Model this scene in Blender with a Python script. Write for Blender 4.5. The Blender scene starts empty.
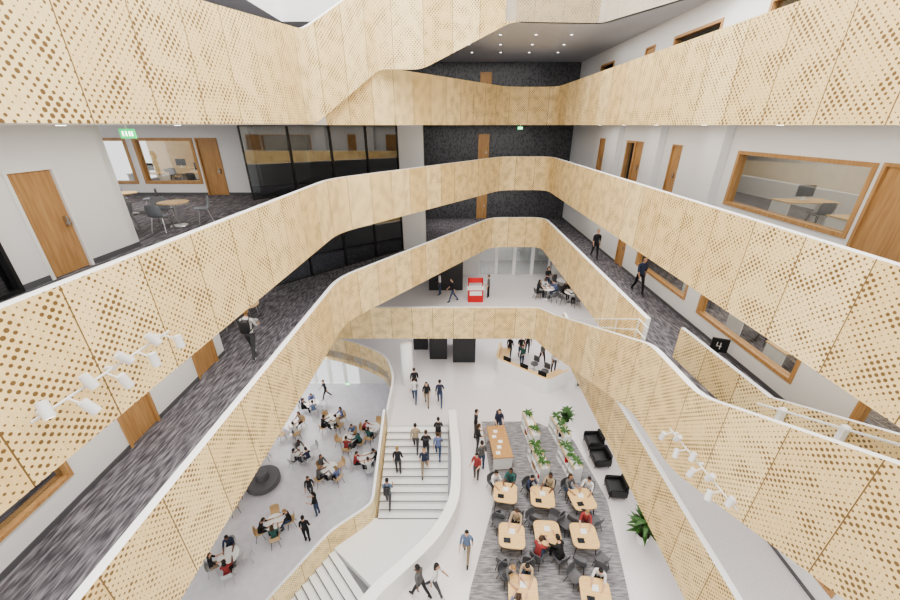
import bpy, bmesh, math, random
from mathutils import Vector, Matrix
random.seed(4)
C=bpy.context.scene.collection
def link(o): C.objects.link(o); return o
# ---------- materials
def mat(name,col,rough=.5,metal=0,**k):
    m=bpy.data.materials.new(name); m.use_nodes=True
    b=m.node_tree.nodes['Principled BSDF']
    b.inputs['Base Color'].default_value=(*col,1); b.inputs['Roughness'].default_value=rough; b.inputs['Metallic'].default_value=metal
    for kk,v in k.items(): b.inputs[kk].default_value=v
    return m
def N(m,t,**k):
    n=m.node_tree.nodes.new(t)
    for a,v in k.items(): setattr(n,a,v)
    return n
def math_(m,op,a,b=None,c=None):
    n=N(m,'ShaderNodeMath',operation=op)
    for i,v in enumerate((a,b,c)):
        if v is None: continue
        if hasattr(v,'is_output'): m.node_tree.links.new(v,n.inputs[i])
        else: n.inputs[i].default_value=v
    return n.outputs[0]
def ramp(m,fac,stops):
    r=N(m,'ShaderNodeValToRGB'); e=r.color_ramp.elements
    e[0].position=stops[0][0]; e[0].color=(*stops[0][1],1)
    e[1].position=stops[-1][0]; e[1].color=(*stops[-1][1],1)
    for p,cc in stops[1:-1]:
        x=e.new(p); x.color=(*cc,1)
    m.node_tree.links.new(fac,r.inputs[0]); return r.outputs[0]
def noise(m,vec,scale,detail=2):
    n=N(m,'ShaderNodeTexNoise'); n.inputs['Scale'].default_value=scale; n.inputs['Detail'].default_value=detail
    if vec: m.node_tree.links.new(vec,n.inputs['Vector'])
    return n.outputs['Fac']
def mapped(m,src,scale):
    mp=N(m,'ShaderNodeMapping'); mp.inputs['Scale'].default_value=scale
    m.node_tree.links.new(src,mp.inputs['Vector']); return mp.outputs[0]
def setc(m,sock): m.node_tree.links.new(sock,m.node_tree.nodes['Principled BSDF'].inputs['Base Color'])
def obj_co(m): return N(m,'ShaderNodeTexCoord').outputs['Object']

def perf_mat():
    m=mat('perforated_birch',(.8,.65,.42),.45)
    uv=N(m,'ShaderNodeUVMap').outputs[0]
    sx=N(m,'ShaderNodeSeparateXYZ'); m.node_tree.links.new(uv,sx.inputs[0]); u,v=sx.outputs[0],sx.outputs[1]
    P_=.09
    a=math_(m,'DIVIDE',math_(m,'ADD',u,v),P_*1.4142); b=math_(m,'DIVIDE',math_(m,'SUBTRACT',u,v),P_*1.4142)
    fa=math_(m,'SUBTRACT',math_(m,'FRACT',a),.5); fb=math_(m,'SUBTRACT',math_(m,'FRACT',b),.5)
    d=math_(m,'SQRT',math_(m,'ADD',math_(m,'MULTIPLY',fa,fa),math_(m,'MULTIPLY',fb,fb)))
    cell=N(m,'ShaderNodeCombineXYZ'); m.node_tree.links.new(math_(m,'FLOOR',a),cell.inputs[0]); m.node_tree.links.new(math_(m,'FLOOR',b),cell.inputs[1])
    nz=noise(m,cell.outputs[0],.22,2)
    rad=math_(m,'MULTIPLY_ADD',math_(m,'SUBTRACT',nz,.5),.85,.215)
    rad=math_(m,'MINIMUM',math_(m,'MAXIMUM',rad,.11),.33)
    hole=math_(m,'LESS_THAN',d,rad)
    su=math_(m,'ABSOLUTE',math_(m,'SUBTRACT',math_(m,'FRACT',math_(m,'DIVIDE',u,1.22)),.5))
    seam=math_(m,'GREATER_THAN',su,.492)
    grain=noise(m,mapped(m,uv,(6,1.2,1)),4,4)
    pan=N(m,'ShaderNodeTexWhiteNoise',noise_dimensions='1D'); m.node_tree.links.new(math_(m,'FLOOR',math_(m,'ADD',math_(m,'DIVIDE',u,1.22),0.0)),pan.inputs['W'])
    base=ramp(m,math_(m,'ADD',math_(m,'MULTIPLY',grain,.65),math_(m,'MULTIPLY',pan.outputs[0],.35)),[(.28,(.78,.575,.28)),(.72,(.94,.76,.44))])
    mx=N(m,'ShaderNodeMix',data_type='RGBA'); m.node_tree.links.new(math_(m,'MAXIMUM',hole,seam),mx.inputs[0])
    m.node_tree.links.new(base,mx.inputs[6]); mx.inputs[7].default_value=(.19,.115,.045,1)
    setc(m,mx.outputs[2]); return m
M={}
M['perf']=perf_mat()
M['white']=mat('white_plaster',(.82,.82,.82),.6)
M['cap']=mat('white_cap',(.86,.86,.85),.4)
M['dark']=mat('dark_recess',(.04,.04,.045),.5)
M['black']=mat('black_metal',(.02,.02,.022),.4)
M['chrome']=mat('brushed_steel',(.6,.6,.6),.3,1)
M['soffit']=mat('grey_soffit',(.6,.6,.61),.7)
m=M['carpet']=mat('grey_carpet',(.1,.1,.11),.95)
o=obj_co(m); setc(m,ramp(m,noise(m,mapped(m,o,(9,1.3,1)),2.2,3),[(.35,(.06,.055,.065)),(.5,(.14,.13,.145)),(.68,(.29,.275,.295))]))
m=M['carpet2']=mat('light_grey_carpet',(.2,.2,.2),.95)
o=obj_co(m); setc(m,ramp(m,noise(m,mapped(m,o,(1.6,10,1)),1.6,3),[(.35,(.17,.165,.175)),(.5,(.27,.26,.27)),(.68,(.40,.39,.40))]))
m=M['terrazzo']=mat('terrazzo',(.7,.7,.7),.22)
o=obj_co(m); setc(m,ramp(m,noise(m,o,30,3),[(.35,(.66,.63,.64)),(.65,(.77,.74,.75))]))
m=M['concrete']=mat('polished_floor',(.5,.5,.52),.25)
o=obj_co(m); setc(m,ramp(m,noise(m,o,3,4),[(.3,(.66,.65,.70)),(.7,(.74,.73,.78))]))
def woodm(name,c1,c2,sc=(14,14,1)):
    m=mat(name,c1,.42); o=obj_co(m); setc(m,ramp(m,noise(m,mapped(m,o,sc),1.6,4),[(.3,c1),(.7,c2)])); return m
M['wood']=woodm('oak_door_wood',(.40,.22,.09),(.55,.33,.15))
M['lwood']=woodm('light_wood',(.68,.44,.19),(.80,.57,.28),(2,14,2))
m=M['tile']=mat('dark_tile',(.05,.05,.06),.4)
v=N(m,'ShaderNodeTexVoronoi'); v.inputs['Scale'].default_value=9; m.node_tree.links.new(mapped(m,obj_co(m),(1,1,.6)),v.inputs['Vector'])
setc(m,ramp(m,v.outputs['Distance'],[(.1,(.03,.03,.035)),(.6,(.115,.115,.125))]))
def glassm(name,tint,mixf):
    m=bpy.data.materials.new(name); m.use_nodes=True; nt=m.node_tree; nt.nodes.clear()
    out=nt.nodes.new('ShaderNodeOutputMaterial'); mx=nt.nodes.new('ShaderNodeMixShader'); g=nt.nodes.new('ShaderNodeBsdfGlossy'); t=nt.nodes.new('ShaderNodeBsdfTransparent')
    t.inputs[0].default_value=(*tint,1); g.inputs['Roughness'].default_value=.03; mx.inputs[0].default_value=mixf
    nt.links.new(t.outputs[0],mx.inputs[1]); nt.links.new(g.outputs[0],mx.inputs[2]); nt.links.new(mx.outputs[0],out.inputs[0]); return m
M['glass']=glassm('window_glass',(.9,.92,.92),.12)
M['dglass']=glassm('smoked_glass',(.5,.53,.55),.22)
def emis(name,col,s):
    m=mat(name,col); b=m.node_tree.nodes['Principled BSDF']; b.inputs['Emission Color'].default_value=(*col,1); b.inputs['Emission Strength'].default_value=s; return m
M['lamp']=emis('lamp_diffuser',(1,.97,.9),4)
M['lampbody']=mat('lamp_body',(.68,.68,.69),.35)
M['green']=emis('exit_green',(.05,.7,.2),1.2)
M['red']=mat('red_laminate',(.6,.03,.03),.4)
M['greyshell']=mat('grey_chair_shell',(.12,.12,.13),.5)
M['leaf']=mat('plant_leaf',(.05,.13,.03),.5)
M['soil']=mat('soil',(.05,.03,.02),.9)
M['screen']=mat('monitor_screen',(.02,.025,.035),.2)
# ---------- mesh helpers
def new(name,bm,mats,smooth=False,parent=None,loc=None,rot=0):
    me=bpy.data.meshes.new(name); bm.normal_update(); bm.to_mesh(me); bm.free()
    for mm in mats: me.materials.append(mm)
    if smooth:
        for p in me.polygons: p.use_smooth=True
    o=link(bpy.data.objects.new(name,me))
    if parent: o.parent=parent
    if loc: o.location=loc
    o.rotation_euler[2]=rot
    return o
def inst(name,me,loc,rot=0,sc=1):
    o=link(bpy.data.objects.new(name,me)); o.location=loc; o.rotation_euler[2]=rot; o.scale=(sc,sc,sc); return o
def bbox(bm,x0,x1,y0,y1,z0,z1,mi=0):
    vs=[bm.verts.new((x,y,z)) for x in(x0,x1) for y in(y0,y1) for z in(z0,z1)]
    for f in((0,1,3,2),(4,6,7,5),(0,4,5,1),(2,3,7,6),(0,2,6,4),(1,5,7,3)):
        bm.faces.new([vs[i] for i in f]).material_index=mi
    return vs
def tube(bm,pts,rs,mi=0,seg=8,cap=True):
    rings=[]
    for i,p in enumerate(pts):
        p=Vector(p); a=Vector(pts[max(i-1,0)]); b=Vector(pts[min(i+1,len(pts)-1)]); d=(b-a).normalized()
        u=d.cross(Vector((0,0,1)))
        if u.length<.05: u=d.cross(Vector((1,0,0)))
        u.normalize(); w=d.cross(u)
        rings.append([bm.verts.new(p+(u*math.cos(2*math.pi*k/seg)+w*math.sin(2*math.pi*k/seg))*rs[i]) for k in range(seg)])
    for i in range(len(rings)-1):
        for k in range(seg):
            bm.faces.new([rings[i][k],rings[i][(k+1)%seg],rings[i+1][(k+1)%seg],rings[i+1][k]]).material_index=mi
    if cap:
        bm.faces.new(rings[0][::-1]).material_index=mi; bm.faces.new(rings[-1]).material_index=mi
def prism(name,poly,z0,z1,mats):  # mats: top, bottom, side
    bm=bmesh.new()
    A=sum(poly[i][0]*poly[(i+1)%len(poly)][1]-poly[(i+1)%len(poly)][0]*poly[i][1] for i in range(len(poly)))
    if A<0: poly=poly[::-1]
    t=[bm.verts.new((x,y,z1)) for x,y in poly]; b=[bm.verts.new((x,y,z0)) for x,y in poly]
    ft=bm.faces.new(t); fb=bm.faces.new(b[::-1]); fb.material_index=1
    n=len(poly)
    for i in range(n):
        bm.faces.new([t[i],b[i],b[(i+1)%n],t[(i+1)%n]]).material_index=2
    bm.normal_update()
    bmesh.ops.triangulate(bm,faces=[ft,fb],ngon_method='EAR_CLIP')
    return new(name,bm,mats)
def rnd(path,r=.8,seg=5):
    """round corners; radius measured in plan, heights interpolated"""
    out=[path[0]]
    for i in range(1,len(path)-1):
        p0,p1,p2=path[i-1],path[i],path[i+1]
        l0=math.hypot(p0[0]-p1[0],p0[1]-p1[1]); l2=math.hypot(p2[0]-p1[0],p2[1]-p1[1]); rr=min(r,l0*.45,l2*.45)
        a=[q+(w-q)*rr/l0 for q,w in zip(p1,p0)]; b=[q+(w-q)*rr/l2 for q,w in zip(p1,p2)]
        for k in range(seg+1):
            t=k/seg; out.append(tuple(x*(1-t)**2+y*2*t*(1-t)+z*t*t for x,y,z in zip(a,p1,b)))
    out.append(path[-1]); return out
def offset(pts,w):
    res=[]
    n=len(pts)
    for i in range(n):
        a=Vector(pts[max(i-1,0)][:2]); b=Vector(pts[i][:2]); c_=Vector(pts[min(i+1,n-1)][:2])
        d1=(b-a).normalized() if (b-a).length>1e-6 else (c_-b).normalized()
        d2=(c_-b).normalized() if (c_-b).length>1e-6 else d1
        n1=Vector((-d1.y,d1.x)); n2=Vector((-d2.y,d2.x)); nn=(n1+n2).normalized(); k=w/max(.4,nn.dot(n1))
        res.append((b.x+nn.x*k,b.y+nn.y*k))
    return res
def band(name,path,t=.16,side=1,inner=None,outer=None,top=None):
    outer=outer or M['perf']; inner=inner or M['cap']
    off=offset(path,t*side)
    bm=bmesh.new(); uvl=bm.loops.layers.uv.new('UVMap')
    s=0; rows=[]
    for i,p in enumerate(path):
        if i: s+=math.hypot(p[0]-path[i-1][0],p[1]-path[i-1][1])
        o_=off[i]
        rows.append((s,[bm.verts.new((p[0],p[1],p[2])),bm.verts.new((p[0],p[1],p[3])),bm.verts.new((o_[0],o_[1],p[3])),bm.verts.new((o_[0],o_[1],p[2]))],p))
    for i in range(len(rows)-1):
        (s0,a,pa),(s1,b,pb)=rows[i],rows[i+1]
        for q,(k,l) in enumerate(((0,1),(1,2),(2,3),(3,0))):
            f=bm.faces.new([a[k],b[k],b[l],a[l]]); f.material_index=(0,1,2,1)[q]
            for lp in f.loops:
                vv=lp.vert; ss=s0 if vv in a else s1
                lp[uvl].uv=(ss,vv.co.z)
    for s_,a,p in (rows[0],rows[-1]): bm.faces.new(a).material_index=1
    bmesh.ops.recalc_face_normals(bm,faces=bm.faces)
    return new(name,bm,[outer,top or M['cap'],inner])
def lv(path,zb,zt): return [(x,y,zb,zt) for x,y in path]
tn=[0]
def wall(name,p0,p1,z0,z1,openings=(),t=.2,m=None,base=False):
    p0=Vector(p0);p1=Vector(p1); L=(p1-p0).length
    us=sorted({0,L,*[max(0,min(L,o[i])) for o in openings for i in(0,1)]}); zs=sorted({z0,z1,*[max(z0,min(z1,o[i])) for o in openings for i in(2,3)]})
    bm=bmesh.new()
    for i in range(len(us)-1):
        for j in range(len(zs)-1):
            uc=(us[i]+us[i+1])/2; zc=(zs[j]+zs[j+1])/2
            if any(o[0]<uc<o[1] and o[2]<zc<o[3] for o in openings): continue
            bbox(bm,us[i],us[i+1],0,t,zs[j],zs[j+1])
    o=new(name,bm,[m or M['white']]); o.location=(p0.x,p0.y,0); o.rotation_euler[2]=math.atan2(p1.y-p0.y,p1.x-p0.x)
    if base:
        tn[0]+=1; bm=bmesh.new()
        for i in range(len(us)-1):
            uc=(us[i]+us[i+1])/2
            if any(q[0]<uc<q[1] and q[2]<z0+.05 for q in openings): continue
            bbox(bm,us[i],us[i+1],-.015,-.001,z0,z0+.12)
        b=new('trim_%d'%tn[0],bm,[M['greyshell']]); b.location=o.location; b.rotation_euler=o.rotation_euler
    return o
cnt={'window':0,'door':0}
def framed(kind,p0,p1,u0,u1,za,zb,frame=None,glass=None,mull=0,leaf=None,fw=.07,t=.2):
    cnt[kind]+=1
    d=(Vector(p1)-Vector(p0)).normalized(); ang=math.atan2(d.y,d.x)
    bm=bmesh.new()
    def B(a,b,c,d_,mi,y0=-.03,y1=t+.03): bbox(bm,a,b,y0,y1,c,d_,mi)
    B(u0,u0+fw,za,zb,0);B(u1-fw,u1,za,zb,0);B(u0+fw,u1-fw,zb-fw,zb,0)
    if kind=='window': B(u0+fw,u1-fw,za,za+fw,0)
    for i in range(mull):
        u=u0+(u1-u0)*(i+1)/(mull+1); B(u-fw/2,u+fw/2,za+fw,zb-fw,0)
    if kind=='window' or leaf is None: bbox(bm,u0+fw,u1-fw,t*.45,t*.55,za+fw*(kind=='window'),zb-fw,1)
    else:
        bbox(bm,u0+fw,u1-fw,.03,.09,za+.01,zb-fw,1)
        bbox(bm,u1-fw-.14,u1-fw-.1,-.04,.03,za+.95,za+1.15,2); bbox(bm,u1-fw-.2,u1-fw-.08,-.06,-.04,za+1.0,za+1.03,2)
    o=new('%s_%d'%(kind,cnt[kind]),bm,[frame or M['wood'],(leaf or glass or M['glass']),M['chrome']])
    o.location=(p0[0],p0[1],0); o.rotation_euler[2]=ang; return o
# ================= levels
L1,L2,L3,L4,L5,L6,L7=-3.9,0,3.9,7.8,11.7,15.6,19.5
e5=rnd([(-5.2,-3),(-4.45,14.6),(3.4,25.5),(6.4,25.5),(6.4,-3)],.9)
e4=rnd([(-5.1,-3),(-4.55,14.4),(2.9,25.5),(6.4,25.5),(6.4,10.8)],.9)
def ring(edge,close_right=None):
    return list(edge)+ (close_right or []) +[(14,-3),(14,31),(-18,31),(-18,-3)]
prism('floor_level_5',ring(offset(e5,.1)),L5-1,L5,[M['carpet'],M['white'],M['white']])
prism('floor_level_6',ring(offset(e5,.1)),L6-1,L6,[M['carpet'],M['white'],M['white']])
prism('floor_level_4',ring(offset(e4,.1),[(6.4,10.8),(5.85,10.75),(5.85,6.8),(7.4,6.8),(7.4,-3)]),L4-1,L4,[M['carpet'],M['white'],M['white']])
band('balustrade_level_5',lv(e5,L5-1,L5+1.08))
band('balustrade_level_4',lv(e4,L4-1,L4+1.08))
e6b=rnd([(-4.45,14.6),(3.4,25.5),(6.4,25.5),(6.4,-3)],.9)
band('balustrade_level_6',lv(e6b,L6-1,L6+1.06))
st6=rnd([(-5.1,-3,14.62,16.62),(-4.65,8.2,14.62,16.66),(-4.4,13.6,14.64,17.2),(-2.7,16.8,16.55,19.3),(-1.1,17.3,16.6,19.4),(2.6,19.0,18.5,21),(6.4,19.3,18.5,21),(8.6,14.5,18.5,21),(8.8,-3,18.5,21)],.35,3)
band('stair_balustrade_upper',st6)
prism('floor_level_7',[(p[0],p[1]) for p in st6 if p[1]>18.2 or p[0]>6]+[(14,-3),(14,31),(-18,31),(-18,-3),(-7,-3),(-7,19)],L7-1,L7,[M['carpet'],M['soffit'],M['white']])
prism('floor_level_3',[(-12,19.6),(5.4,19.6),(6.5,19.4),(6.5,-3),(14,-3),(14,31),(-12,31)],L3-1,L3,[M['terrazzo'],M['white'],M['white']])
st3=rnd([(-12,19.5,L3-1,L3+1.08),(5.1,19.5,L3-1,L3+1.08),(5.5,17.6,L3-.75,L3+1.6),(5.75,9.2,6.4,L4+1.08),(5.75,6.9,6.5,L4+1.12),(5.75,-1,10.3,12.9)],.4,4)
band('stair_balustrade_lower',st3)
band('balustrade_level_3',lv([(6.4,18.9),(6.4,-3)],L3-1,L3+1.08))
band('stair_balustrade_inner',[(7.2,10.2,L4-.6,L4+1.08),(7.4,6.9,L4-.6,L4+1.08),(7.4,-1,10.3,12.7)],.12,inner=M['perf'])
def stair(name,x0,x1,y0,y1,z0,z1,n,m=None):
    bm=bmesh.new()
    for i in range(n):
        ya=y0+(y1-y0)*i/n; yb=y0+(y1-y0)*(i+1)/n; z=z0+(z1-z0)*(i+1)/n
        bbox(bm,x0,x1,min(ya,yb),max(ya,yb),z-.3,z-.03)
        bbox(bm,x0,x1,min(ya,yb),max(ya,yb)+.02,z-.03,z)
        ye=(min(ya,yb) if z1<z0 else max(ya,yb))
        bbox(bm,x0,x1,ye-.05,ye+.0,z,z+.004,1)
    return new(name,bm,[m or M['cap'],M['greyshell']])
stair('staircase_white',5.92,6.4,18.6,10.9,L3,L4,24)
stair('staircase_white',5.92,7.38,6.8,-.8,L4,L5,24)
gl=rnd([(-12,23.5),(-8.4,22.8),(-6.0,21.7),(-4.2,20.4),(-3.4,18.3),(-3.35,15.35)],.8,4)
pr=rnd([(-.1,15.4),(.0,14.0),(.1,12.2),(.0,10.2),(-.7,8.9),(-1.6,8.0),(-2.7,7.0),(-3.6,5.5),(-3.8,-3)],1.0,4)
prism('floor_level_2',gl+pr+[(14,-3),(14,31),(-12,31)],-.6,0,[M['terrazzo'],M['white'],M['white']])
band('balustrade_level_2',lv(gl,-.9,1.08),.12)
band('parapet_white',lv(pr,-.9,1.0),.4,side=1,outer=M['cap'])
stair('grand_staircase',-3.35,-.1,15.35,11.45,0,-1.95,12)
prism('stair_landing',[(-3.6,11.45),(-.1,11.45),(-.1,10.3),(-.8,8.9),(-2.2,7.9),(-5.0,10.1)],-2.3,-1.95,[M['cap']]*3)
bm=bmesh.new()
A0=Vector((-5.0,10.1));B0=Vector((-2.6,7.6)); dd=Vector((-.75,-.66)).normalized()
for i in range(12):
    z=-1.95-(i+1)*.1625; q=[A0+dd*(.32*i),B0+dd*(.32*i),B0+dd*(.32*(i+1)),A0+dd*(.32*(i+1))]
    for (za,zb,mi,k0) in((z-.3,z,0,0),(z,z+.004,1,.86)):
        r=[q[0].lerp(q[3],k0),q[1].lerp(q[2],k0),q[2],q[3]]
        lo=[bm.verts.new((*p,za)) for p in r]; hi=[bm.verts.new((*p,zb)) for p in r]
        for k in range(4): bm.faces.new([lo[k],lo[(k+1)%4],hi[(k+1)%4],hi[k]]).material_index=mi
        bm.faces.new(hi).material_index=mi; bm.faces.new(lo[::-1]).material_index=mi
bmesh.ops.recalc_face_normals(bm,faces=bm.faces)
new('staircase_lower_flight',bm,[M['cap'],M['greyshell']])
band('grand_stair_balustrade',rnd([(-3.4,15.35,-.9,1.08),(-3.45,11.45,-2.9,-.85),(-3.9,11.0,-2.9,-.85),(-5.0,10.1,-2.9,-.85),(-8.0,7.5,-4.2,-2.8)],.4,4),.12,side=-1,inner=M['perf'])
prism('floor_level_1',[(-14,-3),(4,-3),(4,24),(-14,24)],L1-.3,L1,[M['concrete']]*3)
cp=[(1.7,15.6),(4.6,15.6),(6.3,14.4),(6.75,10.9),(6.1,7.2),(5.0,4),(1.2,4),(.6,7.2),(1.9,10.9)]
prism('carpet_reading_area',rnd(cp,.3,3),.001,.02,[M['carpet2']]*3)
bm=bmesh.new(); bmesh.ops.create_cone(bm,cap_ends=True,segments=32,radius1=.34,radius2=.34,depth=6.8)
new('column_round',bm,[M['white']],True,loc=(-2.6,18.9,-.5))
bm=bmesh.new(); bbox(bm,-2.8,-1.45,21.7,22.3,L4,L5-1); bbox(bm,-2.8,-1.45,21.7,22.3,L5,L6-1); new('wall_pier',bm,[M['white']])
def rwall(z,zt,ops,doors,x=9.0,y0=-3,y1=30):
    p0=(x,y1);p1=(x,y0)
    cv=[(y1-b,y1-a,c,d) for a,b,c,d in ops+doors]
    wall('wall_right',p0,p1,z,zt,cv,base=True)
    for a,b,c,d in ops: framed('window',p0,p1,y1-b,y1-a,c,d,mull=0,fw=.1)
    for a,b,c,d in doors: framed('door',p0,p1,y1-b,y1-a,c,d,leaf=M['wood'])
rwall(L5,L6-1,[(8.3,12.5,12.25,13.88),(4.0,6.2,12.25,13.88),(19.6,20.6,L5,13.9)],[(7.0,8.2,L5,13.9),(15.6,16.3,L5,13.9),(18.8,19.6,L5,13.9),(23.5,24.3,L5,13.9)])
rwall(L4,L5-1,[(13,17.2,8.5,9.85),(8.0,12.2,8.4,9.8),(3.0,6.5,8.4,9.8)],[(18.5,19.4,L4,10)])
rwall(L6,L7-1,[(10,13,16.2,17.8),(15,18,16.2,17.8),(24,26,16.2,17.8)],[(19.5,20.4,L6,17.8)])
for y in (13.4,17.4,21.6):
    bm=bmesh.new(); bbox(bm,8.72,8.99,y-.45,y+.45,L5,L6-1); new('wall_pilaster',bm,[M['white']])
rwall(L3,L4-1,[(5,9,4.5,6.4)],[])
rwall(L2,L3-1,[(5,9,.5,2.4)],[],x=9.0)
wall('wall_right_back',(13.8,31),(13.8,-3),L2,L7,m=M['white'])
wall('wall_far_back',(-18,31),(14,31),L2,L7,m=M['white'])
for z,zt in((L4,L5-1),(L5,L6-1),(L6,L7-1)):
    wall('wall_back',(-18,30),(14,30),z,zt,m=M['tile'])
    framed('door',(0,29.95),(1,29.95),2.1,2.9,z,z+2.3,leaf=M['wood'],t=.04)
wall('wall_back_level_3',(-12,27.6),(14,27.6),L3,L4-1,[(14.2,20.0,L3,L3+2.45)])
for i in range(4): framed('door',(2.2,27.6),(3,27.6),i*1.4,i*1.4+1.4,L3,L3+2.45,frame=M['cap'],mull=0,fw=.12)
bm=bmesh.new(); bbox(bm,-1.5,.9,24.5,27,L3,L4-1); new('wall_core_level_3',bm,[M['dark']])
bm=bmesh.new(); bbox(bm,-1.4,-.2,21.6,23.6,0,2.9); bbox(bm,.2,1.7,21.2,23.6,0,2.4);bbox(bm,-2.6,-1.6,22.8,24,0,2.9); new('wall_core_level_2',bm,[M['dark']])
wall('wall_back_level_2',(-12,29),(14,29),L2,L3-1)
wall('wall_back_level_1',(-14,24),(4,24),L1,-.6,[(1,7,L1,-1.0)])
for i in range(5): framed('door',(-13,24),(-12,24),i*1.2,i*1.2+1.2,L1,-1.0,frame=M['cap'],fw=.1)
wall('wall_left_level_1',(-14,-3),(-14,24),L1,3,m=M['white'])
wall('wall_left',(-8.2,-3),(-8.2,9.6),L5,L6-1,[(10.15,11.15,L5,13.85),(7.2,9.6,L5+.0,13.5)],t=.2,base=True)
framed('door',(-8.2,-3),(-8.2,9.6),10.15,11.15,L5,13.85,leaf=M['wood'],frame=M['cap'])
framed('window',(-8.2,-3),(-8.2,9.6),7.2,9.6,L5,13.5,frame=M['black'],glass=M['dglass'])
wall('wall_left_return',(-8.2,9.6),(-18,9.6),L5,L6-1)
wall('wall_alcove',(-18,17.5),(-8.6,17.5),L5,L6-1,[(2.0,4.0,12.2,14.1),(4.3,6.9,12.2,14.1),(7.0,7.95,L5,14.1)],base=True)
framed('window',(-18,17.5),(-8.6,17.5),2.0,4.0,12.2,14.1,fw=.12)
framed('window',(-18,17.5),(-8.6,17.5),4.3,6.9,12.2,14.1,fw=.12)
framed('door',(-18,17.5),(-8.6,17.5),7.0,7.95,L5,14.1,leaf=M['wood'])
wall('wall_meeting_room',(-18,24),(-8.6,24),L5,L6-1,m=M['lwood'])
wall('wall_meeting_side',(-8.5,17.7),(-8.5,24),L5,L6-1)
def glasswall(p0,p1,z0,z1,n):
    L=(Vector(p1)-Vector(p0)).length
    for i in range(n): framed('window',p0,p1,L*i/n,L*(i+1)/n,z0,z1,frame=M['black'],glass=M['dglass'],fw=.04,t=.06)
glasswall((-8.4,16.3),(-2.8,21.7),L5,L6-1,4)
glasswall((-8.2,16.0),(-2.8,21.7),L4,L5-1,4)
wall('wall_left_level_4',(-7.4,-3),(-7.4,10.4),L4,L5-1,[(9.4,10.35,L4,9.95),(4.8,8.2,8.4,9.9),(12.0,13.0,L4,9.95)],base=True)
framed('door',(-7.4,-3),(-7.4,10.4),9.4,10.35,L4,9.95,leaf=M['wood']); framed('door',(-7.4,-3),(-7.4,10.4),12,13,L4,9.95,leaf=M['wood'])
framed('window',(-7.4,-3),(-7.4,10.4),4.8,8.2,8.4,9.9)
# ================= furniture prototypes (shared meshes)
def meshof(bm,name,mats,smooth=False):
    me=bpy.data.meshes.new(name); bm.normal_update(); bm.to_mesh(me); bm.free()
    for mm in mats: me.materials.append(mm)
    if smooth:
        for p in me.polygons: p.use_smooth=True
    return me
def disc(bm,r,z0,z1,mi,seg=28,x=0,y=0): tube(bm,[(x,y,z0),(x,y,z1)],[r,r],mi,seg)
def round_table(top,r=.45):
    bm=bmesh.new(); disc(bm,r,.715,.745,0); disc(bm,r*.97,.70,.715,1); tube(bm,[(0,0,.02),(0,0,.70)],[.035,.035],1); tube(bm,[(0,0,0),(0,0,.025),(0,0,.05)],[.26,.24,.05],1,24)
    return meshof(bm,'round_table',[top,M['chrome']])
def chair(shell,legm):
    bm=bmesh.new()
    nx,prof=6,[(.22,.43),(.15,.45),(0,.44),(-.15,.445),(-.2,.5),(-.225,.6),(-.24,.72),(-.245,.82)]
    grid=[]
    for j,(y,z) in enumerate(prof):
        row=[]
        for i in range(nx+1):
            t=i/nx*2-1; wd=.22-(.03 if j in(0,len(prof)-1) else 0)
            row.append(bm.verts.new((t*wd,y+(.035*t*t if j>3 else 0),z+(.025*t*t if j<4 else 0))))
        grid.append(row)
    fs=[]
    for j in range(len(prof)-1):
        for i in range(nx): fs.append(bm.faces.new([grid[j][i],grid[j][i+1],grid[j+1][i+1],grid[j+1][i]]))
    bm.normal_update()
    bmesh.ops.solidify(bm,geom=fs,thickness=.02)
    for sx in(-1,1):
        tube(bm,[(sx*.15,.12,.42),(sx*.21,.2,0)],[.013,.011],1,6); tube(bm,[(sx*.15,-.12,.42),(sx*.21,-.22,0)],[.013,.011],1,6)
        tube(bm,[(sx*.15,.12,.42),(sx*.15,-.12,.42)],[.011,.011],1,6)
    return meshof(bm,'chair',[shell,legm])
def square_table():
    bm=bmesh.new(); pts=[]
    a=.48
    for cx,cy,a0 in((1,1,0),(-1,1,90),(-1,-1,180),(1,-1,270)):
        for k in range(5):
            an=math.radians(a0+k*22.5); pts.append((cx*(a-.2)+.2*math.cos(an),cy*(a-.2)+.2*math.sin(an)))
    for z0,z1,mi,sc in((.71,.745,0,1),(.70,.71,1,.98)):
        lo=[bm.verts.new((x*sc,y*sc,z0)) for x,y in pts]; hi=[bm.verts.new((x*sc,y*sc,z1)) for x,y in pts]
        bm.faces.new(hi).material_index=mi; bm.faces.new(lo[::-1]).material_index=mi
        for k in range(len(pts)): bm.faces.new([lo[k],lo[(k+1)%len(pts)],hi[(k+1)%len(pts)],hi[k]]).material_index=mi
    for sx in(-1,1):
        for sy in(-1,1): tube(bm,[(sx*.34,sy*.34,.7),(sx*.4,sy*.4,0)],[.02,.016],1,6)
    bbox(bm,-.1,.12,.05,.25,.746,.76,2)
    bbox(bm,-.3,-.05,-.3,-.12,.746,.765,3)
    return meshof(bm,'study_table',[M['lwood'],M['black'],M['white'],M['screen']])
me_rt=round_table(M['cap']); me_rtw=round_table(M['lwood'],.42)
pale=mat('pale_wood_shell',(.62,.44,.25),.5)
me_ch=chair(pale,M['black']); me_chd=chair(M['greyshell'],M['black']); me_chg=chair(mat('dusty_blue_shell',(.25,.27,.3),.5),M['chrome']); me_chw=chair(mat('white_shell',(.6,.6,.62),.5),M['chrome'])
me_st=square_table()
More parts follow.
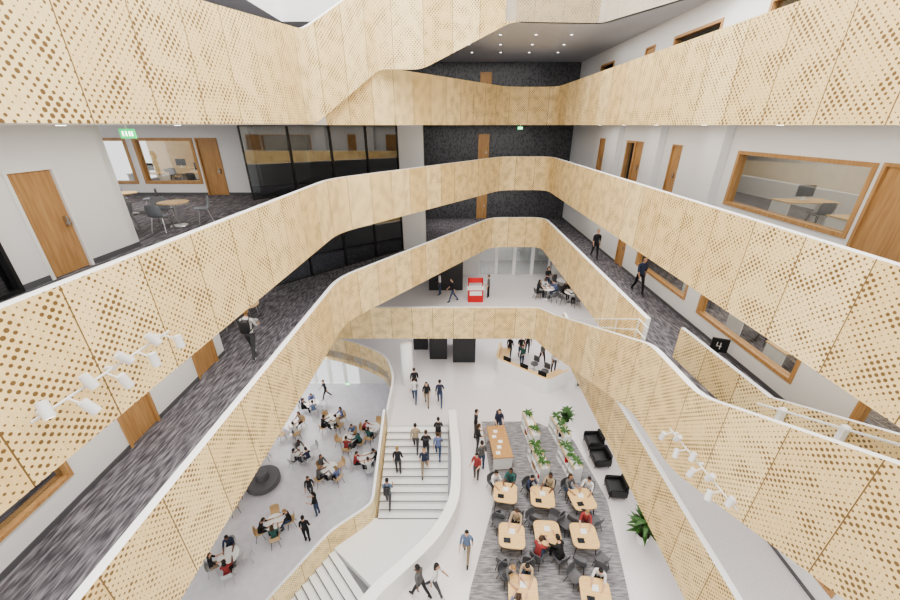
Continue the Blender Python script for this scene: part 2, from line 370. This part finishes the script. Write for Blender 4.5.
# ================= people
skins=[mat('skin_a',(.62,.38,.27),.5),mat('skin_b',(.42,.24,.15),.5),mat('skin_c',(.16,.08,.05),.5)]
shirts=[mat('cloth_%d'%i,c,.85) for i,c in enumerate([(.02,.02,.025),(.03,.04,.08),(.65,.65,.65),(.14,.2,.32),(.3,.05,.05),(.12,.12,.12),(.04,.12,.11),(.4,.32,.22),(.02,.02,.02),(.16,.2,.36)])]
pants=[mat('trouser_%d'%i,c,.85) for i,c in enumerate([(.015,.015,.02),(.05,.08,.15),(.07,.07,.08),(.28,.22,.15),(.02,.02,.025)])]
hairs=[mat('hair_black',(.008,.007,.007),.5),mat('hair_brown',(.05,.025,.012),.5),mat('hair_blond',(.3,.19,.08),.5)]
shoe=[mat('shoe_white',(.6,.6,.6),.6),mat('shoe_black',(.02,.02,.02),.6)]
lips=mat('lips',(.4,.12,.1))
def fk(p,ang,L,out=0):
    a=math.radians(ang); b=math.radians(out)
    return p+Vector((math.sin(b)*L,math.sin(a)*math.cos(b)*L,-math.cos(a)*math.cos(b)*L))
def person_mesh(name,hip=(0,0),knee=(0,0),arm=(5,5),elbow=(15,15),out=(8,8),lean=0,sit=False,headtilt=0,long_hair=False,bag=False):
    V=[];R=[];E=[];tag=[]
    def add(p,r,par=None,tg=1):
        V.append(Vector(p)); R.append(r if isinstance(r,tuple) else (r,r)); tag.append(tg)
        if par is not None: E.append((par,len(V)-1))
        return len(V)-1
    def leg(root,i):
        k=fk(root,hip[i],.43,0); a=fk(k,hip[i]-knee[i],.42); return k,a
    pz=.56 if sit else .95
    if not sit:
        low=min(leg(Vector((0,0,0)),i)[1].z for i in(0,1)); pz=-low+.07+.04
    pel=Vector((0,0,pz))
    ll=math.radians(lean)
    def sp(y,z): return pel+Vector((0,y*math.cos(ll)+z*math.sin(ll),z*math.cos(ll)-y*math.sin(ll)))
    p=add(pel,(.14,.105),None,2)
    w=add(sp(0,.14),(.125,.09),p,1); ch=add(sp(.01,.34),(.155,.105),w,1); nb=add(sp(0,.47),(.085,.07),ch,1); nk=add(sp(.01,.56),.05,nb,0); add(sp(.02,.61),.05,nk,0)
    hands=[]
    for i,sx in((0,-1),(1,1)):
        sh=sp(0,.44)+Vector((sx*.17,0,0)); s_=add(sh,.062,nb,1)
        el=fk(sh,arm[i]+lean*.3,.29,sx*out[i]); e_=add(el,.044,s_,1)
        wr=fk(el,arm[i]+elbow[i],.25,sx*(out[i]-14 if elbow[i]>40 else out[i]*.4)); w_=add(wr,.028,e_,0)
        d=(wr-el).normalized(); pm=wr+d*.07; add(pm,(.036,.02),w_,0); hands.append((wr,pm,d,sx))
        hp=pel+Vector((sx*.095,0,-.04)); h_=add(hp,.095,p,2)
        k,a=leg(hp,i); m_=add(hp.lerp(k,.5),.078,h_,2); k_=add(k,.058,m_,2); c_=add(k.lerp(a,.35),.055,k_,2); a_=add(a,.038,c_,2)
        add(a+Vector((0,-.03,-.035)),.036,a_,3); add(a+Vector((0,.15,-.045)),.034,a_,3)
    me=bpy.data.meshes.new('sk'); me.from_pydata(V,E,[]); ob=link(bpy.data.objects.new('sk',me))
    md=ob.modifiers.new('s','SKIN'); md.use_smooth_shade=True
    sv=me.skin_vertices[0].data
    for i,r in enumerate(R): sv[i].radius=r; sv[i].use_root=(i==0)
    sb=ob.modifiers.new('b','SUBSURF'); sb.levels=1; sb.render_levels=1
    dg=bpy.context.evaluated_depsgraph_get(); dg.update()
    m2=bpy.data.meshes.new_from_object(ob.evaluated_get(dg))
    bpy.data.objects.remove(ob)
    bm=bmesh.new(); bm.from_mesh(m2)
    for f in bm.faces:
        c=f.calc_center_median(); best=9;bt=1
        for a,b in E:
            A,B=V[a],V[b]; ab=B-A; t=max(0,min(1,(c-A).dot(ab)/max(1e-9,ab.length_squared))); dd=(c-(A+ab*t)).length-(R[a][0]*(1-t)+R[b][0]*t)
            if dd<best: best=dd; bt=tag[b] if t>.12 or tag[a]==tag[b] else tag[a]
        f.material_index=bt; f.smooth=True
    for wr,pm,d,sx in hands:
        side=d.cross(Vector((1,0,0))); side=side.normalized() if side.length>.1 else Vector((0,1,0))
        inn=Vector((-sx,0,0)); inn=(inn-d*inn.dot(d)).normalized()
        for k,(o_,L) in enumerate(((-.027,.062),(-.009,.072),(.009,.075),(.027,.066))):
            b0=pm+side*o_*(-1)-d*.01; b1=b0+d*L*.55; b2=b1+(d*.75+inn*.6).normalized()*L*.5
            tube(bm,[b0,b1,b2],[.0095,.0085,.006],0,5)
        t0=wr+d*.03+side*.02; t1=t0+(d*.6+side*.75).normalized()*.04; t2=t1+(d*.9+side*.2+inn*.3).normalized()*.03
        tube(bm,[t0,t1,t2],[.012,.010,.007],0,5)
    th=math.radians(lean*.5+headtilt); hc=sp(.035,.70)
    Rm=Matrix.Rotation(-th,3,'X')
    def sphere(fn,mi,seg=14,rg=10):
        r=bmesh.ops.create_uvsphere(bm,u_segments=seg,v_segments=rg,radius=1)
        for v in r['verts']: v.co=fn(v.co.copy())
        for f in {f for v in r['verts'] for f in v.link_faces}: f.material_index=mi; f.smooth=True
    def ell(cn,sc,mi,seg=14,rg=10,fn=None):
        def g(c):
            q=Vector((c.x*sc[0],c.y*sc[1],c.z*sc[2]))
            if fn: q=fn(q)
            return hc+Rm@(q+Vector(cn))
        sphere(g,mi,seg,rg)
    ell((0,0,0),(.074,.094,.118),0,fn=lambda q: Vector((q.x*(1-.28*max(0,-q.z/.118)),q.y+(.012 if q.z<-.05 else 0),q.z)))
    def hf(q):
        if q.y>.02 and q.z<.055: q.y=.02
        return q
    ell((0,-.014,.022),(.084,.098,.112),4,fn=hf)
    if long_hair: ell((0,-.06,-.09),(.085,.06,.16),4)
    ell((0,.098,-.012),(.012,.018,.024),0,6,5)
    for sx in(-1,1):
        ell((sx*.03,.083,.012),(.011,.008,.007),5,6,5); ell((sx*.078,0,-.005),(.012,.022,.032),0,6,5)
    ell((0,.088,-.055),(.024,.007,.006),6,6,5)
    if bag:
        pw=lambda t: math.copysign(abs(t)**.45,t)
        sphere(lambda c: sp(pw(c.y)*.085-.19,pw(c.z)*.22+.27)+Vector((pw(c.x)*.15,0,0)),5,16,10)
        for sx in(-1,1): tube(bm,[sp(-.12,.42)+Vector((sx*.1,0,0)),sp(.0,.53)+Vector((sx*.1,0,0)),sp(.125,.36)+Vector((sx*.11,0,0)),sp(.08,.14)+Vector((sx*.13,0,0)),sp(-.12,.1)+Vector((sx*.12,0,0))],[.018]*5,5,6)
    out_=bpy.data.meshes.new(name); bm.normal_update(); bm.to_mesh(out_); bm.free()
    for mm in (skins[0],shirts[0],pants[0],shoe[0],hairs[0],M['black'],lips): out_.materials.append(mm)
    return out_
PM={
'stand':person_mesh('person_standing',(3,-2),(2,2),(4,2),(12,40)),
'stand2':person_mesh('person_standing_phone',(2,-3),(2,3),(15,20),(85,80),headtilt=18,long_hair=True),
'walk':person_mesh('person_walking',(24,-17),(8,20),(-18,20),(15,25),lean=4),
'walk2':person_mesh('person_walking_b',(-18,22),(22,6),(18,-16),(30,15),lean=4,long_hair=True),
'walkb':person_mesh('person_walking_bag',(20,-14),(8,18),(10,20),(70,60),lean=6,bag=True),
'sit':person_mesh('person_seated',(86,84),(88,80),(38,40),(55,50),lean=12,sit=True,headtilt=15),
'sit2':person_mesh('person_seated_b',(82,88),(75,92),(30,45),(70,45),lean=4,sit=True,long_hair=True),
'sit3':person_mesh('person_seated_c',(88,82),(90,85),(45,42),(45,60),lean=24,sit=True,headtilt=12),
}
def person(kind,x,y,z,rot=0,sh=None,pn=None):
    o=inst('person',PM[kind],(x,y,z),math.radians(rot),random.uniform(.95,1.03))
    sk=random.choices(skins,[5,3,1])[0]
    for i,mm in ((0,sk),(1,shirts[sh] if sh is not None else random.choice(shirts)),(2,pants[pn] if pn is not None else random.choice(pants)),(3,random.choice(shoe)),(4,random.choices(hairs,[5,3,1])[0])):
        o.material_slots[i].link='OBJECT'; o.material_slots[i].material=mm
    return o
for k,x,y,z,r,sh in [
 ('walk',.6,8.54,0,170,3),('stand2',1.18,11.92,0,150,4),('stand',1.45,12.5,0,20,5),('stand',1.3,14.5,0,-90,0),('stand2',1.35,13.6,0,-80,8),('walkb',2.5,14.75,0,180,1),
 ('walk',-1.0,7.3,0,60,5),('walk2',-.5,7.4,0,250,2),('walk',-2.04,17.2,0,0,2),('stand',-2.1,18.0,0,10,0),('walkb',-1.32,16.94,0,180,0),('walk',-.58,16.94,0,0,1),
 ('stand',4.1,21.8,0,-30,0),('stand2',4.86,21.86,0,180,8),('stand',5.4,22.24,0,180,0),('walk',6.2,21.2,0,200,5),('stand',6.7,20.1,0,190,2),('stand',7.9,18.7,0,90,0),('stand2',4.75,20.75,0,140,6),
 ('stand',-6.97,11.62,L1,10,0),('walk',-7.58,14.02,L1,200,0),('stand2',-6.91,12.97,L1,90,8),('stand',-10.87,21.5,L1,0,1),('walk',-9.2,22.2,L1,120,0),
 ('stand',-.7,23.7,L3,90,2),('walk',.2,22.6,L3,100,0),('stand2',6.9,24.6,L3,200,0),('stand',2.6,23.2,L3,80,5),
 ('walkb',-6.31,10.18,L4,5,2),('walk',8.1,20.1,L4,175,0),('walk',8.35,15.28,L4,180,1),
 ]: person(k,x,y,z,r,sh)
person('stand2',-14.6,15.5,L5,60,0)
for k,x,y,r,sh in [('walkb',-2.9,12.05,0,3),('stand',-2.55,13.3,0,0),('walk',-1.75,14.35,0,7),('walkb',-1.2,14.0,0,0),('walk2',-1.25,13.35,180,1),('walk',-.6,14.0,0,9),('walkb',-.6,14.7,0,0)]:
    i=int((15.35-y)/.325); person(k,x,15.35-(i+.5)*.325,-(i+1)*.1625,r,sh)
def seat_set(tx,ty,z,tm,tname,cm,angs,occ,r):
    inst(tname,tm,(tx,ty,z),math.radians(random.uniform(-10,10)))
    for a in angs:
        aa=math.radians(a+random.uniform(-8,8)); x=tx+r*math.cos(aa); y=ty+r*math.sin(aa); rot=math.atan2(ty-y,tx-x)-math.pi/2
        inst('dining_chair',cm,(x,y,z),rot)
        if a in occ:
            person(random.choice(['sit','sit2','sit3']),x,y,z,math.degrees(rot))
for j,((x,y),n) in enumerate(zip([(-9.7,20.8),(-10.4,18.7),(-7.9,19.3),(-8.9,16.6),(-6.3,17.6),(-6.9,15.3),(-4.9,16.0),(-5.0,18.5),(-8.7,12.1),(-10.1,10.5),(-11.9,16.4),(-11.8,13.6)],[3,2,3,3,3,3,3,2,3,3,1,1])):
    a0=random.choice([20,50,80]); angs=[a0,a0+90,a0+180,a0+270]; seat_set(x,y,L1,me_rt,'dining_table',me_ch if j%3 else me_chw,angs,random.sample(angs,n),.72)
for (x,y),occ in zip([(2.3,10.7),(3.8,10.5),(5.4,10.4),(2.3,8.9),(3.65,9.0),(5.0,8.9),(2.4,7.1),(4.75,7.0),(3.6,5.4)],[(60,120),(60,120),(60,120),(60,),(240,300),(60,),(60,120,240),(60,),()]):
    seat_set(x,y,.02,me_st,'study_table',me_chd,[60,120,240,300],occ,.82)
for (x,y),occ in zip([(6.6,23.2),(8.0,22.5),(8.0,24.6)],[(20,110,200),(110,290),(20,)]):
    seat_set(x,y,L3,me_rt,'dining_table',me_chd,[20,110,200,290],occ,.72)
for (x,y) in [(-8.6,11.8),(-10.4,10.9),(-11.5,13.5)]:
    seat_set(x,y,L5,me_rtw,'cafe_table',me_chg,[30,150,270],(),.72)
seat_set(-7.6,12.6,L4,me_rtw,'cafe_table',me_chg,[100,220],(),.7)
bm=bmesh.new(); bbox(bm,-.45,.45,-1,1,.9,.95,0)
for sx in(-1,1):
    for sy in(-1,1): bbox(bm,sx*.4-.03,sx*.4+.03,sy*.9-.03,sy*.9+.03,0,.9,1)
bbox(bm,-.38,.38,-.9,-.87,.1,.88,1); bbox(bm,-.38,.38,.87,.9,.1,.88,1)
for q in range(5): bbox(bm,-.3+.12*(q%3),-.1+.12*(q%3),-.8+q*.33,-.62+q*.33,.951,.965,2)
new('community_table',bm,[M['wood'],M['cap'],M['white']],loc=(2.35,13.3,.02),rot=.08)
def leaves(bm,x,y,z,n,L,mi,up=.8):
    for i in range(n):
        a=random.uniform(0,6.283); l=L*random.uniform(.6,1.1); e=random.uniform(.4,1.2)*up
        p=Vector((x,y,z)); d=Vector((math.cos(a),math.sin(a),e)).normalized(); sd=Vector((-math.sin(a),math.cos(a),0)); prev=None
        for k,wd in enumerate((.012,.05,.07,.045,.004)):
            l0=bm.verts.new(p+sd*wd*L*1.6); r0=bm.verts.new(p-sd*wd*L*1.6)
            if prev: bm.faces.new([prev[0],l0,r0,prev[1]]).material_index=mi
            prev=(l0,r0); p=p+d*l/4; d=(d+Vector((0,0,-.28))).normalized()
def planter(x0,y0,x1,y1):
    L=math.hypot(x1-x0,y1-y0); bm=bmesh.new(); w=.22
    bbox(bm,-w,w,0,L,0,.06,0); bbox(bm,-w,w,0,L,.86,.9,0); bbox(bm,-w,w,0,.03,.06,.86,0); bbox(bm,-w,w,L-.03,L,.06,.86,0); bbox(bm,-.015,.015,.03,L-.03,.06,.86,0)
    bbox(bm,-w,w,.03,L-.03,.44,.47,0)
    for sx in(-1,1): bbox(bm,min(sx*w,sx*(w-.05)),max(sx*w,sx*(w-.05)),0,L,.9,.94,1)
    k=int(L/.45)
    for i in range(1,k): bbox(bm,-w,w,L*i/k-.012,L*i/k+.012,.06,.86,0)
    for i in range(k*2):
        yy=.12+random.uniform(0,L-.3); sx=random.choice((-1,1)); zz=random.choice((.06,.47)); xa,xb=sorted((sx*.05,sx*.19)); bbox(bm,xa,xb,yy,yy+random.uniform(.06,.2),zz,zz+.26,random.choice((3,4,2)))
    for i in range(3):
        yy=L*(i+.5)/3
        if i!=1 or random.random()<.5:
            tube(bm,[(0,yy,.9),(0,yy,1.08)],[.1,.13],0,14); leaves(bm,0,yy,1.07,22,.38,5)
    a=math.atan2(y1-y0,x1-x0)-math.pi/2
    new('planter_bookshelf',bm,[M['cap'],M['lwood'],M['wood'],M['red'],M['screen'],M['leaf']],loc=(x0,y0,.02),rot=a)
planter(4.2,13.7,4.0,15.3);planter(4.2,11.75,3.95,13.3);planter(5.7,13.6,5.4,15.1);planter(5.65,11.75,5.35,13.2)
for x,y,s_ in((7.4,9.2,1.0),(6.2,15.4,.7)):
    bm=bmesh.new(); tube(bm,[(0,0,0),(0,0,.4),(0,0,.45)],[.2,.26,.27],0,20); tube(bm,[(0,0,.45),(0,0,.452)],[.24,.24],1,20)
    tube(bm,[(0,0,.44),(.02,0,.8),(0,.03,1.1)],[.02,.016,.01],2,6)
    for zz in(.5,.75,1.0,1.15): leaves(bm,0,0,zz,14,.75,2,1)
    o_=new('potted_plant',bm,[M['cap'],M['soil'],M['leaf']],loc=(x,y,0)); o_.scale=(s_,)*3
def lounge(x,y,r):
    bm=bmesh.new()
    def rb(x0,x1,y0,y1,z0,z1):
        vs=bbox(bm,x0,x1,y0,y1,z0,z1); bmesh.ops.bevel(bm,geom=list({e for v in vs for e in v.link_edges}),offset=.04,segments=2,affect='EDGES')
    rb(-.36,.36,-.34,.36,.16,.42); rb(-.36,.36,-.42,-.28,.3,.8); rb(-.44,-.34,-.4,.34,.16,.58); rb(.34,.44,-.4,.34,.16,.58)
    for sx in(-1,1):
        for sy in(-1,1): tube(bm,[(sx*.32,sy*.3,.18),(sx*.34,sy*.33,0)],[.02,.015],0,6)
    new('lounge_chair',bm,[M['black']],loc=(x,y,0),rot=r)
lounge(7.1,12.9,1.6);lounge(7.2,11.3,1.5);lounge(7.15,13.95,1.6)
bm=bmesh.new(); tube(bm,[(0,0,.1),(0,0,.42),(0,0,.45)],[.9,.9,.84],0,36); tube(bm,[(0,0,.45),(0,0,.8),(0,0,.84)],[.36,.3,.24],0,28); tube(bm,[(0,0,0),(0,0,.1)],[.8,.8],1,28)
new('round_sofa',bm,[M['greyshell'],M['black']],loc=(-10.6,14.9,L1))
# reception desk: raised white front counter with wood ledge, lower oak work surface behind
dp=rnd([(3.4,22.0),(2.9,20.1),(5.7,17.8),(7.3,18.8)],.35,3)
e=bpy.data.objects.new('reception_desk',None); link(e)
a_=band('desk_front',lv(dp,0,1.1),.16,outer=M['cap'],inner=M['lwood'],top=M['lwood']); a_.parent=e
a_=band('desk_worktop',[(x,y,.70,.76) for x,y in offset(dp,.18)],.6,outer=M['lwood'],inner=M['lwood'],top=M['lwood']); a_.parent=e
for i in range(3):
    bm=bmesh.new(); bbox(bm,-.27,.27,-.015,.015,.12,.46,0); bbox(bm,-.03,.03,.0,.03,0,.2,1); bbox(bm,-.12,.12,-.06,.1,0,.015,1)
    new('monitor_%d'%i,bm,[M['screen'],M['black']],parent=e,loc=(3.65+i*.95,20.05-i*.78,.76),rot=-.69)
for x,y in((5.5,20.3),(6.0,19.5)):
    bm=bmesh.new(); disc(bm,.24,.5,.56,0); tube(bm,[(0,0,.06),(0,0,.5)],[.03,.03],1); [tube(bm,[(0,0,.08),(math.cos(q)*.28,math.sin(q)*.28,.03)],[.02,.02],1,6) for q in(0,1.26,2.5,3.77,5.03)]; bbox(bm,-.2,.2,-.27,-.22,.6,1.0,0); bbox(bm,-.03,.03,-.26,-.2,.5,.65,1)
    new('office_chair',bm,[M['greyshell'],M['chrome']],loc=(x,y,0),rot=2.4)
bm=bmesh.new(); bbox(bm,-.5,.5,-.3,.3,0,.9,0); bbox(bm,-.56,.56,-.36,.36,.9,.95,1); bbox(bm,-.4,.4,-.31,-.3,.5,.8,1)
for sx in(-.47,.47): bbox(bm,sx-.03,sx+.03,.2,.26,.95,1.5,0)
bbox(bm,-.5,.5,.2,.26,1.2,1.55,0)
new('red_kiosk',bm,[M['red'],M['cap']],loc=(1.7,22.8,L3))
def spots(name,base,n,dirn,inx):
    bm=bmesh.new(); b=Vector(base); d=Vector(dirn)
    tube(bm,[b+Vector((inx*.1,0,0)),b+d+Vector((inx*.1,0,0))],[.018,.018],0,8)
    for q in(0.08,.5,.92): tube(bm,[b+d*q,b+d*q+Vector((inx*.12,0,0))],[.035,.035],0,8)
    for i in range(n):
        k=(i//2+.5)/(n//2)+(-.07 if i%2 else .07)
        p=b+d*k+Vector((inx*.1,0,0)); q=p+Vector((inx*(.08 if i%2 else .22),0,.1 if i%2 else -.12)); tube(bm,[p,q],[.014,.014],0,6)
        ax=Vector((inx*random.uniform(.1,.4),random.uniform(-.5,.5),-.8)).normalized(); tube(bm,[q-ax*.1,q-ax*.095,q+ax*.12,q+ax*.125],[.035,.058,.062,.058],0,16); tube(bm,[q+ax*.126,q+ax*.128],[.045,.045],1,14)
    new(name,bm,[M['lampbody'],M['lamp']])
spots('spotlight_cluster',(-4.92,3.3,11.5),8,(.07,2.2,-.05),1)
spots('spotlight_cluster',(5.74,4.9,7.75),8,(0,2.4,-.2),-1)
def exitsign(x,y,z,r=0):
    bm=bmesh.new(); bbox(bm,-.17,.17,-.02,.02,0,.2,0)
    for i,xx in enumerate((-.11,-.035,.04,.1)): bbox(bm,xx,xx+.03,-.024,-.02,.05,.15,1)
    bbox(bm,-.02,.02,-.01,.01,.2,.28,2); new('exit_sign',bm,[M['green'],M['lamp'],M['white']],loc=(x,y,z),rot=r)
exitsign(-7.4,9.4,14.32);exitsign(7.6,6.6,14.32);exitsign(4.6,27,14.32);exitsign(-7.1,8.9,9.5,1.57);exitsign(-7.3,21.6,-2.2)
bm=bmesh.new(); bbox(bm,-.3,.3,-.03,.03,.25,.85,0); bbox(bm,-.2,.2,-.12,.12,0,.03,0); bbox(bm,-.03,.03,-.03,.03,0,.3,0)
bbox(bm,-.11,-.08,-.034,-.03,.5,.68,1);bbox(bm,-.08,.07,-.034,-.03,.5,.53,1);bbox(bm,.01,.04,-.034,-.03,.38,.68,1)
new('level_sign',bm,[M['black'],M['cap']],loc=(8.6,10.2,L4),rot=-.4).scale=(.8,.8,.8)
bm=bmesh.new()
for i in range(5):
    for j in range(3): disc(bm,.06,L7-1.012,L7-1.001,0,12,x=-1+i*1.7+j*.3,y=21.5+j*2.4)
new('ceiling_downlights',bm,[M['lamp']])
for z in (L5,L6):
    bm=bmesh.new()
    for y in range(1,24,3): disc(bm,.07,z-1.012,z-1.001,0,12,x=8.0,y=y)
    for y in range(1,12,3): disc(bm,.07,z-1.012,z-1.001,0,12,x=-6.6,y=y)
    new('ceiling_downlights',bm,[M['lamp']])
def desk(x,y,z,r=0):
    bm=bmesh.new(); bbox(bm,-.8,.8,-.38,.38,.71,.745,0)
    for sx in(-.75,.75): bbox(bm,sx-.02,sx+.02,-.35,.35,0,.71,1)
    bbox(bm,-.27,.27,.1,.13,.85,1.2,2); bbox(bm,-.03,.03,.1,.14,.745,.9,1); bbox(bm,-.12,.12,.05,.2,.745,.76,1)
    new('office_desk',bm,[M['lwood'],M['cap'],M['screen']],loc=(x,y,z),rot=r)
    inst('office_desk_chair',me_chd,(x,y-.6,z),0)
for x,y in((-15,19.5),(-12.6,19.8),(-12.6,22.0),(-15,22),(10.8,9.6),(11.2,12)): desk(x,y,L5)
for x,y in((10.6,9.6),(10.8,14.5),(10.8,11.6),(10.6,5)): desk(x,y,L4)
bm=bmesh.new()
for dz in(.55,.95):
    tube(bm,[(6.3,18.4,L3+dz),(6.3,11.0,L4+dz),(6.3,10.4,L4+dz)],[.02]*3,0,8)
for i in range(6):
    t=i/5; y=18.4-7.4*t; z=L3+3.9*t; tube(bm,[(6.3,y,z-.05),(6.3,y,z+.95)],[.018,.018],0,8)
new('stair_handrail',bm,[M['cap']])
bm=bmesh.new()
for i in range(6):
    y=6.4-i*1.15; z=L4+(6.8-y)*.513; bbox(bm,7.24,7.36,y-.05,y+.05,z,z+.98,0)
tube(bm,[(7.2,6.9,L4+.9),(7.2,-1,L4+.9+7.9*.513)],[.025,.025],0,8)
new('stair_handrail',bm,[M['cap']])
# ---------- lights
w=bpy.data.worlds.new('w'); bpy.context.scene.world=w; w.use_nodes=True
w.node_tree.nodes['Background'].inputs[0].default_value=(1,.985,.965,1); w.node_tree.nodes['Background'].inputs[1].default_value=1.55
def area(name,loc,sx,sy,e,col=(1,1,1),rot=(0,0,0)):
    l=bpy.data.lights.new(name,'AREA'); l.shape='RECTANGLE'; l.size=sx; l.size_y=sy; l.energy=e; l.color=col
    o=link(bpy.data.objects.new(name,l)); o.location=loc; o.rotation_euler=rot; return o
area('skylight_lamp',(0,10,27),12,24,6200,(1,.98,.95))
for z in(L3,L4,L5,L6,L7):  # area fills added under the soffits, lifting walkways that would go dark
    area('ceiling_fill',(7.7,12,z-1.03),.5,24,210,(1,.97,.93))
    if z>L3: area('ceiling_fill',(2,27.8,z-1.03),8,.6,120,(1,.97,.93))
for z in(L5,L6): area('ceiling_fill',(-6.5,6,z-1.03),.5,14,170,(1,.97,.93))  # same added soffit fill along the left walkways
area('ceiling_fill',(-12,14,L6-1.03),3,3,120,(1,.95,.88)); area('ceiling_fill',(-12,21,L6-1.03),6,4,150,(1,.85,.65))  # added alcove fill; the warm one stands for lights inside the meeting room
area('ceiling_fill',(11.5,10,L6-1.03),3,14,240,(1,.88,.72)); area('ceiling_fill',(11.5,10,L5-1.03),3,14,400,(1,.88,.72))  # fills added to brighten the rooms behind the right wall windows
area('ceiling_fill',(2,23.5,L3-1.03),12,3,260,(1,.97,.93))  # added fill below the level three soffit, far end
area('ceiling_fill',(-9,18,L5-1.03),3,3,120,(1,.97,.93))  # added fill behind the level four glass
area('ceiling_fill',(-11,21,-.65),4,4,160,(1,.97,.95))  # added fill over the far level one seating
try:
    bpy.context.scene.view_settings.look='AgX - Medium High Contrast'
except Exception: pass
# ---------- camera
cam=bpy.data.cameras.new('camera'); cam.sensor_width=36; cam.lens=14.96; cam.clip_end=300
co=link(bpy.data.objects.new('camera',cam)); co.location=(0,0,14.6); co.rotation_euler=(math.radians(90-25.07),0,0)
bpy.context.scene.camera=co
